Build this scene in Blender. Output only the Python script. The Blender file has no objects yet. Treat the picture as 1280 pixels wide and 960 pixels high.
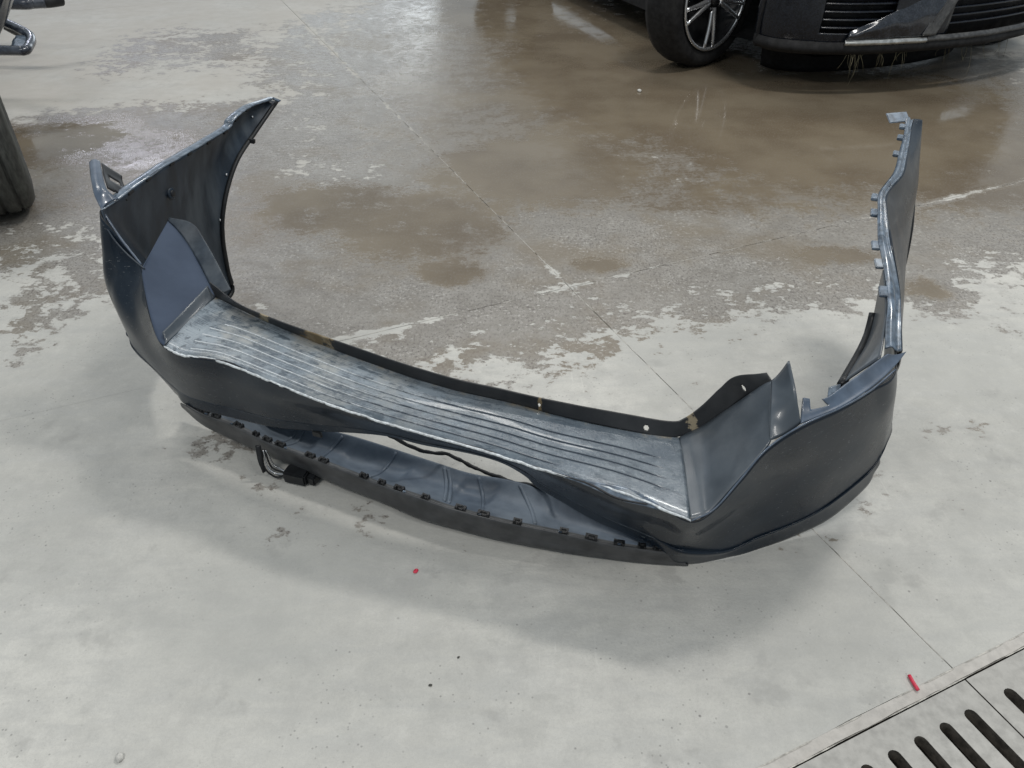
import bpy, bmesh, math, random
from mathutils import Vector, Matrix, noise
R = math.radians
random.seed(7)
sc = bpy.context.scene
COL = sc.collection

# ------------------------------------------------------------------ camera
cam_d = bpy.data.cameras.new('camera'); cam = bpy.data.objects.new('camera', cam_d); COL.objects.link(cam)
cam_d.sensor_width = 36.0; cam_d.lens = 36.0*967/1280; cam_d.clip_start = .05; cam_d.clip_end = 200
cam.location = (0, 0, 1.3); cam.rotation_euler = (R(90-37.3), 0, 0)
sc.camera = cam

# ------------------------------------------------------------------ workshop light
w = bpy.data.worlds.new('World'); sc.world = w; w.use_nodes = True
bg = w.node_tree.nodes['Background']; bg.inputs[0].default_value = (.80, .91, 1, 1); bg.inputs[1].default_value = .45
def area(name, loc, size, power, col=(1, .97, .92), target=None):
    d = bpy.data.lights.new(name, 'AREA'); d.shape = 'RECTANGLE'; d.size, d.size_y = size
    d.energy = power; d.color = col
    o = bpy.data.objects.new(name, d); COL.objects.link(o); o.location = loc
    if target is not None:
        o.rotation_euler = (Vector(target)-Vector(loc)).to_track_quat('-Z', 'Y').to_euler()
    return o
area('assumed_or_fill_lamp', (2.0, 3.0, 5.2), (1.1, .45), 122)  # unseen lamp, assumed from where the bumper's shadow falls
area('assumed_or_fill_lamp', (.75, 7.1, 5.5), (2.6, .6), 105)  # unseen lamp, assumed from the highlight on the step pad
area('assumed_or_fill_lamp', (-3.6, 5.2, 5.3), (2.4, .5), 72)  # unseen lamp, assumed from the small shadow of the left wing
area('assumed_or_fill_lamp', (5.2, 7.2, 5.4), (2.4, .5), 75)  # further unseen lamp, added over the far right
area('assumed_or_fill_lamp', (-2.0, -1.6, 5.2), (2.4, .5), 130)  # added fill lamp behind the camera, lifts the bumper's shadow
area('assumed_or_fill_lamp', (3.2, -1.4, 5.2), (2.4, .5), 90)  # second added fill lamp, softens the same shadow from the right
area('assumed_or_fill_lamp', (-6.4, 13.2, 4.6), (2.4, .6), 130, (.82, .84, 1))  # unseen lamp, assumed from the pale glare on the wet floor at left
area('assumed_far_light', (-3.2, 16, 1.6), (3.4, 3.0), 60, (.86, .94, 1), (-2.6, 2, 1.2))  # added light, assumed from the bright reflection on the wet floor; doorway unseen
sc.view_settings.view_transform = 'Standard'; sc.view_settings.look = 'None'
sc.view_settings.exposure = 0.0; sc.view_settings.gamma = 1.0
sc.render.engine = 'CYCLES'
sc.cycles.caustics_reflective = False; sc.cycles.caustics_refractive = False

# ------------------------------------------------------------------ measured curves (metres, world)
CURVES = {
  'pad_front': [(-0.693,1.564,0.365),(-0.624,1.516,0.362),(-0.538,1.463,0.357),(-0.38,1.375,0.346),(-0.252,1.311,0.337),(-0.132,1.262,0.328),(0.024,1.224,0.312),(0.092,1.202,0.305),(0.232,1.174,0.289),(0.335,1.163,0.28)],
  'pad_rear': [(-0.743,1.363,0.365),(-0.695,1.336,0.361),(-0.621,1.322,0.358),(-0.507,1.266,0.352),(-0.381,1.202,0.344),(-0.232,1.143,0.332),(-0.061,1.091,0.315),(0.059,1.046,0.305),(0.193,1.005,0.292),(0.318,0.947,0.275)],
  'flange_top': [(-0.707,1.583,0.395),(-0.616,1.491,0.392),(-0.526,1.436,0.387),(-0.374,1.365,0.376),(-0.249,1.306,0.368),(-0.13,1.258,0.36),(0.024,1.223,0.342),(0.091,1.209,0.335),(0.231,1.188,0.319),(0.315,1.179,0.31),(0.342,1.179,0.318),(0.373,1.184,0.345),(0.403,1.188,0.385),(0.426,1.18,0.42),(0.472,1.15,0.45)],
  'flange_low': [(-0.692,1.562,0.366),(-0.623,1.514,0.363),(-0.538,1.461,0.358),(-0.38,1.373,0.347),(-0.252,1.31,0.338),(-0.132,1.261,0.329),(0.024,1.223,0.313),(0.092,1.201,0.306),(0.232,1.173,0.29),(0.311,1.164,0.281),(0.352,1.17,0.286),(0.39,1.174,0.31),(0.419,1.165,0.35),(0.45,1.159,0.39),(0.474,1.125,0.45)],
  'rwall_front': [(0.335,1.163,0.28),(0.361,1.173,0.29),(0.39,1.174,0.31),(0.43,1.157,0.37),(0.463,1.137,0.43),(0.474,1.125,0.45)],
  'rwall_rear': [(0.318,0.947,0.275),(0.341,0.954,0.276),(0.359,0.962,0.29),(0.402,0.985,0.34),(0.443,1.01,0.39),(0.451,1.017,0.4)],
  'fin_a': [(0.474,1.125,0.45),(0.46,1.067,0.43),(0.451,1.017,0.4)],
  'fin_b': [(0.492,1.118,0.5),(0.496,1.067,0.47),(0.508,1.041,0.42)],
  'lwall_front': [(-0.693,1.564,0.365),(-0.713,1.595,0.375),(-0.746,1.648,0.395),(-0.785,1.703,0.42),(-0.82,1.737,0.45),(-0.847,1.76,0.465)],
  'lwall_rear': [(-0.743,1.363,0.365),(-0.763,1.383,0.372),(-0.793,1.441,0.39),(-0.821,1.507,0.418),(-0.839,1.551,0.438),(-0.841,1.567,0.446)],
  'fil_a': [(-0.741,1.363,0.366),(-0.717,1.456,0.367),(-0.694,1.562,0.366)],
  'fil_m': [(-0.744,1.377,0.372),(-0.722,1.463,0.374),(-0.704,1.569,0.373)],
  'fil_b': [(-0.749,1.386,0.384),(-0.731,1.46,0.388),(-0.714,1.582,0.385)],
  'bent_a': [(0.074,1.044,0.303),(0.14,1.022,0.298),(0.194,1.015,0.293),(0.233,1.001,0.288),(0.279,0.97,0.279)],
  'bent_b': [(0.074,1.041,0.3),(0.139,1.015,0.291),(0.192,0.992,0.281),(0.236,0.979,0.278),(0.282,0.966,0.275)],
  'tab_a': [(0.563,1.082,0.44),(0.57,1.104,0.452)],
  'tab_b': [(0.591,1.098,0.442),(0.593,1.112,0.453)],
  'skin_top': [(-0.885,2.05,0.47),(-0.925,1.87,0.48),(-0.929,1.632,0.553),(-0.89,1.599,0.5),(-0.845,1.568,0.447),(-0.801,1.456,0.395),(-0.749,1.369,0.363),(-0.674,1.331,0.358),(-0.594,1.315,0.355),(-0.507,1.266,0.35),(-0.434,1.228,0.346),(-0.382,1.202,0.342),(-0.297,1.169,0.335),(-0.232,1.143,0.33),(-0.169,1.125,0.323),(-0.076,1.096,0.314),(-0.018,1.078,0.308),(0.022,1.062,0.305),(0.059,1.046,0.303),(0.139,1.018,0.296),(0.192,0.992,0.285),(0.267,0.975,0.28),(0.319,0.947,0.273),(0.359,0.96,0.288),(0.402,0.983,0.338),(0.445,1.008,0.388),(0.505,1.031,0.423),(0.585,1.071,0.43),(0.656,1.116,0.437),(0.718,1.169,0.443),(0.775,1.35,0.45),(0.83,1.5,0.44),(0.9,1.62,0.42)],
  'skin_mid': [(-0.905,2.03,0.3),(-0.955,1.87,0.34),(-0.972,1.645,0.375),(-0.945,1.579,0.345),(-0.901,1.529,0.31),(-0.855,1.482,0.265),(-0.786,1.426,0.255),(-0.716,1.383,0.26),(-0.627,1.358,0.25),(-0.525,1.3,0.26),(-0.452,1.269,0.265),(-0.402,1.25,0.268),(-0.312,1.213,0.275),(-0.242,1.187,0.28),(-0.175,1.163,0.28),(-0.079,1.133,0.275),(-0.016,1.113,0.27),(0.028,1.101,0.255),(0.066,1.088,0.24),(0.132,1.066,0.22),(0.202,1.046,0.195),(0.289,1.034,0.165),(0.344,1.012,0.155),(0.406,1.032,0.165),(0.46,1.056,0.18),(0.516,1.081,0.21),(0.581,1.096,0.245),(0.663,1.129,0.265),(0.735,1.179,0.27),(0.777,1.223,0.29),(0.815,1.31,0.3),(0.86,1.45,0.3),(0.9,1.56,0.28)],
  'skin_low': [(-0.905,2.01,0.16),(-0.955,1.86,0.2),(-0.985,1.68,0.2),(-0.965,1.63,0.2),(-0.935,1.58,0.2),(-0.872,1.528,0.18),(-0.829,1.5,0.155),(-0.765,1.446,0.16),(-0.653,1.395,0.17),(-0.538,1.321,0.2),(-0.461,1.287,0.215),(-0.414,1.273,0.22),(-0.319,1.236,0.24),(-0.248,1.209,0.25),(-0.179,1.179,0.255),(-0.08,1.153,0.25),(-0.018,1.138,0.24),(0.027,1.127,0.22),(0.059,1.115,0.2),(0.121,1.1,0.17),(0.19,1.085,0.135),(0.289,1.067,0.095),(0.35,1.048,0.075),(0.443,1.074,0.045),(0.513,1.1,0.058),(0.591,1.125,0.075),(0.666,1.154,0.095),(0.74,1.188,0.14),(0.771,1.208,0.17),(0.789,1.23,0.2),(0.835,1.31,0.19),(0.88,1.45,0.18),(0.93,1.57,0.17)],
  'skin_bottom': [(-0.89,2,0.05),(-0.93,1.85,0.09),(-0.93,1.7,0.1),(-0.91,1.64,0.1),(-0.885,1.59,0.1),(-0.86,1.55,0.1),(-0.83,1.51,0.115),(-0.785,1.462,0.12),(-0.656,1.396,0.14),(-0.54,1.326,0.17),(-0.461,1.292,0.19),(-0.414,1.275,0.2),(-0.323,1.246,0.22),(-0.251,1.219,0.235),(-0.181,1.188,0.24),(-0.081,1.165,0.235),(-0.019,1.149,0.225),(0.026,1.138,0.2),(0.052,1.129,0.175),(0.107,1.12,0.14),(0.178,1.106,0.1),(0.283,1.083,0.06),(0.356,1.073,0.006),(0.474,1.094,0.004),(0.542,1.118,0.004),(0.624,1.151,0.008),(0.703,1.183,0.025),(0.781,1.224,0.075),(0.797,1.236,0.11),(0.803,1.248,0.145),(0.8,1.35,0.12),(0.86,1.48,0.11),(0.92,1.59,0.1)],
  'lwing_top': [(-0.923,1.621,0.558),(-0.916,1.661,0.557),(-0.907,1.708,0.556),(-0.898,1.757,0.557),(-0.879,1.863,0.557),(-0.865,1.945,0.552),(-0.848,2.042,0.545),(-0.83,2.147,0.539),(-0.815,2.232,0.536),(-0.809,2.254,0.548),(-0.791,2.353,0.553),(-0.763,2.524,0.527)],
  'lwing_arch': [(-0.837,1.559,0.442),(-0.925,1.8,0.271),(-0.918,1.916,0.152),(-0.917,2.004,0.06),(-0.888,2.116,0.05),(-0.884,2.119,0.131),(-0.873,2.112,0.235),(-0.862,2.127,0.306),(-0.845,2.173,0.376),(-0.824,2.251,0.434),(-0.796,2.376,0.472),(-0.763,2.534,0.513)],
  'lledge_a': [(-1.011,1.794,0.6),(-0.972,1.707,0.592),(-0.943,1.649,0.578),(-0.924,1.623,0.557)],
  'lledge_b': [(-0.988,1.799,0.6),(-0.958,1.735,0.592),(-0.926,1.676,0.58),(-0.906,1.677,0.558)],
  'rledge_low': [(0.506,1.037,0.422),(0.585,1.072,0.431),(0.658,1.122,0.438),(0.719,1.176,0.444),(0.754,1.214,0.452)],
  'rledge_up': [(0.515,1.076,0.45),(0.555,1.08,0.445),(0.609,1.118,0.452),(0.671,1.164,0.46),(0.705,1.188,0.465)],
  'rw_in': [(0.717,1.225,0.452),(0.732,1.277,0.475),(0.746,1.319,0.493),(0.757,1.383,0.522),(0.772,1.48,0.552),(0.803,1.584,0.575),(0.831,1.655,0.585),(0.896,1.745,0.592),(0.95,1.854,0.603),(1.01,1.979,0.615),(1.034,2.037,0.62)],
  'rw_out': [(0.749,1.222,0.45),(0.764,1.28,0.473),(0.785,1.353,0.493),(0.789,1.396,0.515),(0.794,1.469,0.55),(0.823,1.588,0.573),(0.851,1.66,0.583),(0.92,1.75,0.59),(0.973,1.862,0.6),(1.029,1.984,0.613),(1.061,2.05,0.618)],
  'rw_arch': [(0.9,1.52,0.12),(0.935,1.58,0.12),(0.975,1.65,0.13),(1.033,1.773,0.18),(1.056,1.841,0.25),(1.076,1.896,0.32),(1.077,1.919,0.38),(1.082,1.965,0.44),(1.077,1.998,0.505),(1.072,2.026,0.56),(1.068,2.055,0.61)],
  'rw_inner_top': [(0.76,1.401,0.525),(0.747,1.324,0.49),(0.736,1.285,0.47),(0.704,1.207,0.442)],
  'rw_inner_low': [(0.783,1.441,0.48),(0.768,1.393,0.41),(0.739,1.341,0.38),(0.652,1.214,0.375)],
  'lip_top': [(-0.79,1.459,0.125),(-0.744,1.441,0.11),(-0.669,1.411,0.1),(-0.582,1.363,0.092),(-0.479,1.315,0.088),(-0.399,1.278,0.085),(-0.302,1.232,0.082),(-0.209,1.192,0.08),(-0.12,1.156,0.078),(-0.025,1.127,0.075),(0.101,1.098,0.068),(0.2,1.076,0.06),(0.274,1.068,0.052),(0.346,1.066,0.042)],
  'lip_mid': [(-0.821,1.497,0.1),(-0.758,1.459,0.08),(-0.681,1.422,0.068),(-0.591,1.373,0.062),(-0.488,1.325,0.058),(-0.402,1.283,0.055),(-0.304,1.237,0.052),(-0.211,1.19,0.05),(-0.123,1.157,0.048),(-0.021,1.127,0.045),(0.107,1.098,0.038),(0.21,1.078,0.03),(0.286,1.071,0.024),(0.362,1.069,0.016)],
  'lip_bottom': [(-0.823,1.515,0.07),(-0.769,1.479,0.045),(-0.688,1.438,0.033),(-0.6,1.396,0.026),(-0.495,1.341,0.022),(-0.405,1.292,0.02),(-0.305,1.246,0.018),(-0.215,1.196,0.016),(-0.131,1.167,0.014),(-0.014,1.131,0.012),(0.117,1.1,0.01),(0.23,1.083,0.006),(0.297,1.076,0.005),(0.373,1.072,0.004)],
  'dif_near': [(-0.745,1.441,0.105),(-0.651,1.405,0.09),(-0.564,1.36,0.084),(-0.471,1.318,0.08),(-0.391,1.281,0.077),(-0.304,1.24,0.074),(-0.211,1.2,0.072),(-0.121,1.164,0.07),(-0.026,1.134,0.067),(0.101,1.105,0.06),(0.201,1.083,0.052),(0.3,1.07,0.045)],
  'dif_mid': [(-0.74,1.521,0.06),(-0.653,1.51,0.045),(-0.571,1.469,0.03),(-0.488,1.422,0.026),(-0.404,1.387,0.024),(-0.305,1.347,0.022),(-0.203,1.307,0.021),(-0.111,1.272,0.02),(-0.015,1.238,0.02),(0.107,1.19,0.02),(0.21,1.152,0.02),(0.308,1.107,0.022)],
  'dif_far': [(-0.698,1.509,0.1),(-0.619,1.503,0.085),(-0.547,1.483,0.07),(-0.463,1.449,0.06),(-0.377,1.425,0.05),(-0.28,1.39,0.042),(-0.181,1.349,0.038),(-0.094,1.315,0.034),(0,1.295,0.03),(0.109,1.249,0.03),(0.212,1.185,0.03),(0.308,1.114,0.032)],
  'cable': [(-0.305,1.321,0.17),(-0.268,1.319,0.14),(-0.212,1.326,0.1),(-0.147,1.348,0.06),(-0.095,1.341,0.03),(-0.028,1.314,0.02),(0.052,1.277,0.03),(0.116,1.217,0.06)],
  'WET': [(1.55,3.973,1.279,1.118,1),(0.713,4.912,0.981,1.69,1),(0.139,3.27,0.589,0.452,0.9),(1.9,3.171,0.577,0.389,0.9),(-0.304,4.826,0.651,1.776,0.7),(-2.171,3.594,0.449,0.399,0.95),(-1.639,3.466,0.328,0.358,0.8),(-0.693,2.863,0.41,0.297,0.85),(-0.332,2.716,0.392,0.376,0.85),(-0.204,2.324,0.136,0.077,1),(0.3,2.391,0.1,0.058,0.95),(1.366,2.223,0.09,0.078,0.85),(1.162,2.457,0.198,0.078,0.8),(0.354,6.545,1.359,1.634,0.9),(-0.877,5.444,0.361,1.016,0.4),(-0.944,2.744,0.274,0.348,0.55),(0.757,3.033,0.559,0.308,0.72),(-1.806,2.945,0.29,0.233,0.5)],
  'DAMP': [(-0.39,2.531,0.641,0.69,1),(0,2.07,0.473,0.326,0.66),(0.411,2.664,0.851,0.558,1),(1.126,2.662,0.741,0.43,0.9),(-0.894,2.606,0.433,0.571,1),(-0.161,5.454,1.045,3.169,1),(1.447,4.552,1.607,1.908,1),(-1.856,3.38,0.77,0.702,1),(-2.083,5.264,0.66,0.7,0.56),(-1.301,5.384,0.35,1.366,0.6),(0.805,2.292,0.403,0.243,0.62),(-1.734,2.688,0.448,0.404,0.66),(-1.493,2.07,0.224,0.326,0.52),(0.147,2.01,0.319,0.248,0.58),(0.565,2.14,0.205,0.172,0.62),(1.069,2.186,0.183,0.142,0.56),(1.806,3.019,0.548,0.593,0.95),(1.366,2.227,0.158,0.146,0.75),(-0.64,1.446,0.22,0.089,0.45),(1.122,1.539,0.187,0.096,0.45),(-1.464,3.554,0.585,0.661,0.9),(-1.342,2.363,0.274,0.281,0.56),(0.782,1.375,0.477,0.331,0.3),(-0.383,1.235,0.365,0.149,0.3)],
  'step_loop': [(-2.961,3.832,0.35),(-2.372,3.818,0.35),(-2.279,3.818,0.35),(-2.288,3.882,0.352),(-2.316,3.968,0.36),(-2.357,4.034,0.37),(-2.409,4.065,0.385),(-2.503,4.129,0.4),(-2.858,4.323,0.46)],
  'step_in': [(-2.356,3.853,0.352),(-2.394,3.946,0.358),(-2.413,4.02,0.366)],
  'step_out': [(-2.281,3.853,0.352),(-2.317,3.946,0.358),(-2.37,4.036,0.366)],
  'plate_up': [(-2.53,4.158,0.39),(-2.45,4.103,0.38),(-2.389,4.072,0.365)],
  'plate_low': [(-2.591,4.237,0.35),(-2.525,4.176,0.345),(-2.489,4.148,0.34)],
  'step_up': [(-2.526,4.038,0.38),(-2.454,4.014,0.45),(-2.322,3.894,0.55),(-2.076,3.588,0.7)],
  'step_top': [(-3.315,4.881,0.36),(-2.841,4.846,0.35),(-2.765,4.878,0.348),(-2.708,4.91,0.346)],
  'step_cap': [(-2.726,4.91,0.346),(-2.684,4.937,0.345),(-2.651,4.986,0.344)],
}

# ------------------------------------------------------------------ helpers
def tag(o, label=None, cat=None, group=None, kind=None):
    if label: o['label'] = label
    if cat: o['category'] = cat
    if group: o['group'] = group
    if kind: o['kind'] = kind
    return o
def empty(name, loc=(0, 0, 0), rz=0):
    o = bpy.data.objects.new(name, None); COL.objects.link(o); o.location = loc; o.rotation_euler = (0, 0, rz)
    o.empty_display_size = .1
    return o
def link(name, me, mats, parent=None, smooth=True):
    if not isinstance(mats, (list, tuple)): mats = [mats]
    for m in mats: me.materials.append(m)
    if smooth:
        for p in me.polygons: p.use_smooth = True
    o = bpy.data.objects.new(name, me); COL.objects.link(o)
    if parent:
        o.parent = parent
        if parent.parent is None and parent.type == 'EMPTY':
            o.matrix_parent_inverse = Matrix.Translation(parent.location).inverted() if WORLD_PARTS else Matrix()
    return o
WORLD_PARTS = False
def mesh(name, verts, faces, mats, parent=None, smooth=True):
    me = bpy.data.meshes.new(name); me.from_pydata([tuple(v) for v in verts], [], faces); me.update()
    return link(name, me, mats, parent, smooth)
def cr(p0, p1, p2, p3, t):
    return .5*((2*p1)+(p2-p0)*t+(2*p0-5*p1+4*p2-p3)*t*t+(3*p1-p0-3*p2+p3)*t**3)
def ev(P, t):                        # t in 0..len-1, uniform Catmull-Rom
    n = len(P); i = min(int(t), n-2); f = t-i
    a = P[i-1] if i > 0 else P[0]*2-P[1]
    d = P[i+2] if i+2 < n else P[-1]*2-P[-2]
    return cr(a, P[i], P[i+1], d, f)
def samp(P, k):
    P = [Vector(p) for p in P]
    return [ev(P, (len(P)-1)*i/(k-1)) for i in range(k)]
def surf(rows, u, v):                # u across the row (0..1), v across rows (0..1)
    q = [ev(r, u*(len(r)-1)) for r in rows]
    return ev(q, v*(len(q)-1))
def loft(name, rows, nu, nv, mats, parent=None, thick=.003, off=0, disp=None, keep=None, rim=None, smooth=True, inner=None, flip=False):
    rows = [[Vector(p) for p in r] for r in rows]
    V, Fc, UV = [], [], []
    for j in range(nv):
        for i in range(nu):
            u, v = i/(nu-1), j/(nv-1)
            p = surf(rows, u, v)
            if disp: p = p+disp(u, v, p)
            V.append(p); UV.append((u, v))
    for j in range(nv-1):
        for i in range(nu-1):
            if keep and not keep((i+.5)/(nu-1), (j+.5)/(nv-1)): continue
            q = (j*nu+i, j*nu+i+1, (j+1)*nu+i+1, (j+1)*nu+i); Fc.append(q[::-1] if flip else q)
    me = bpy.data.meshes.new(name); me.from_pydata([tuple(p) for p in V], [], Fc); me.update()
    ul = me.uv_layers.new(name='UVMap')
    for l in me.loops: ul.data[l.index].uv = UV[l.vertex_index]
    o = link(name, me, mats, parent, smooth)
    if thick:
        s = o.modifiers.new('thickness', 'SOLIDIFY'); s.thickness = thick; s.offset = off
        if rim is not None: s.material_offset_rim = rim
        if inner is not None: s.material_offset = inner
    return o
def tube(name, pts, rad, mats, parent=None, seg=8, taper=None, flat=1.0, caps=True, up=(0, 0, 1)):
    pts = [Vector(p) for p in pts]; V, Fc = [], []
    n = len(pts)
    for i, p in enumerate(pts):
        t = (pts[min(i+1, n-1)]-pts[max(i-1, 0)]).normalized()
        x = t.cross(Vector(up))
        if x.length < 1e-4: x = t.cross(Vector((1, 0, 0)))
        x.normalize(); y = x.cross(t).normalized()
        r = rad*(taper(i/(n-1)) if taper else 1)
        for k in range(seg):
            a = 2*math.pi*(k+.5)/seg
            V.append(p+x*math.cos(a)*r+y*math.sin(a)*r*flat)
    for i in range(n-1):
        for k in range(seg):
            a, b = i*seg+k, i*seg+(k+1) % seg
            Fc.append((a, b, b+seg, a+seg))
    if caps:
        Fc.append(tuple(range(seg))[::-1]); Fc.append(tuple(range((n-1)*seg, n*seg)))
    return mesh(name, V, Fc, mats, parent)
def box(name, c, sx, sy, sz, mats, parent=None, rot=None, bev=.0015):
    bm = bmesh.new(); bmesh.ops.create_cube(bm, size=1)
    bmesh.ops.scale(bm, vec=(sx, sy, sz), verts=bm.verts)
    if bev: bmesh.ops.bevel(bm, geom=bm.edges[:], offset=bev, segments=2, affect='EDGES')
    M = Matrix.Translation(c) @ (rot.to_4x4() if rot else Matrix())
    bmesh.ops.transform(bm, matrix=M, verts=bm.verts)
    me = bpy.data.meshes.new(name); bm.to_mesh(me); bm.free()
    return link(name, me, mats, parent, False)
def lathe(name, prof, seg, mats, parent=None, closed=False):   # profile (r, y) around the Y axis
    V, Fc = [], []; n = len(prof)
    for k in range(seg):
        a = 2*math.pi*k/seg
        for r, y in prof: V.append((r*math.cos(a), y, r*math.sin(a)))
    for k in range(seg):
        for i in range(n if closed else n-1):
            a, b = k*n+i, k*n+(i+1) % n; c, d = ((k+1) % seg)*n+i, ((k+1) % seg)*n+(i+1) % n
            Fc.append((a, b, d, c))
    return mesh(name, V, Fc, mats, parent)
# ---- node helpers
class NT:
    def __init__(s, name):
        s.m = bpy.data.materials.new(name); s.m.use_nodes = True; s.t = s.m.node_tree
        s.b = s.t.nodes['Principled BSDF']
    def n(s, typ, **kw):
        o = s.t.nodes.new(typ)
        for k, v in kw.items():
            if hasattr(o, k): setattr(o, k, v)
        return o
    def set(s, o, **kw):
        for k, v in kw.items(): o.inputs[k].default_value = v
        return o
    def lk(s, a, b): s.t.links.new(a, b)
    def val(s, x, sock):
        if hasattr(x, 'node') or hasattr(x, 'is_output'): s.lk(x, sock)
        else: sock.default_value = x
    def math(s, op, a, b=None, clamp=False):
        o = s.n('ShaderNodeMath'); o.operation = op; o.use_clamp = clamp
        s.val(a, o.inputs[0])
        if b is not None: s.val(b, o.inputs[1])
        return o.outputs[0]
    def rng(s, x, a, b, c=0., d=1., smooth=True):
        o = s.n('ShaderNodeMapRange'); o.interpolation_type = 'SMOOTHSTEP' if smooth else 'LINEAR'
        s.val(x, o.inputs[0])
        for i, q in enumerate((a, b, c, d)): s.val(q, o.inputs[1+i])
        return o.outputs[0]
    def noise(s, vec, scale, detail=4., rough=.55, dist=0., out=0):
        o = s.n('ShaderNodeTexNoise'); o.inputs['Scale'].default_value = scale; o.inputs['Detail'].default_value = detail
        o.inputs['Roughness'].default_value = rough; o.inputs['Distortion'].default_value = dist
        if vec is not None: s.lk(vec, o.inputs['Vector'])
        return o.outputs[out]
    def voro(s, vec, scale, feature='F1'):
        o = s.n('ShaderNodeTexVoronoi'); o.feature = feature; o.inputs['Scale'].default_value = scale
        if vec is not None: s.lk(vec, o.inputs['Vector'])
        return o.outputs[0]
    def map(s, vec, scale=(1, 1, 1), loc=(0, 0, 0), rot=(0, 0, 0)):
        o = s.n('ShaderNodeMapping'); o.inputs['Scale'].default_value = scale; o.inputs['Location'].default_value = loc; o.inputs['Rotation'].default_value = rot
        s.lk(vec, o.inputs[0]); return o.outputs[0]
    def mix(s, f, a, b):
        o = s.n('ShaderNodeMix'); o.data_type = 'RGBA'
        s.val(f, o.inputs[0])
        for x, sock in ((a, o.inputs[6]), (b, o.inputs[7])):
            if isinstance(x, tuple): sock.default_value = (*x[:3], 1)
            else: s.lk(x, sock)
        return o.outputs[2]
    def mixf(s, f, a, b):
        o = s.n('ShaderNodeMix'); o.data_type = 'FLOAT'
        s.val(f, o.inputs[0]); s.val(a, o.inputs[2]); s.val(b, o.inputs[3])
        return o.outputs[0]
    def coord(s, k='Object'):
        return s.n('ShaderNodeTexCoord').outputs[k]
    def attr(s, name):
        o = s.n('ShaderNodeAttribute'); o.attribute_name = name; return o.outputs['Fac']
    def bump(s, h, strength=.3, dist=.002):
        o = s.n('ShaderNodeBump'); o.inputs['Strength'].default_value = strength; o.inputs['Distance'].default_value = dist
        s.lk(h, o.inputs['Height']); s.lk(o.outputs[0], s.b.inputs['Normal'])
    def base(s, c): 
        if isinstance(c, tuple): s.b.inputs['Base Color'].default_value = (*c[:3], 1)
        else: s.lk(c, s.b.inputs['Base Color'])
    def rough(s, r): s.val(r, s.b.inputs['Roughness'])

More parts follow.
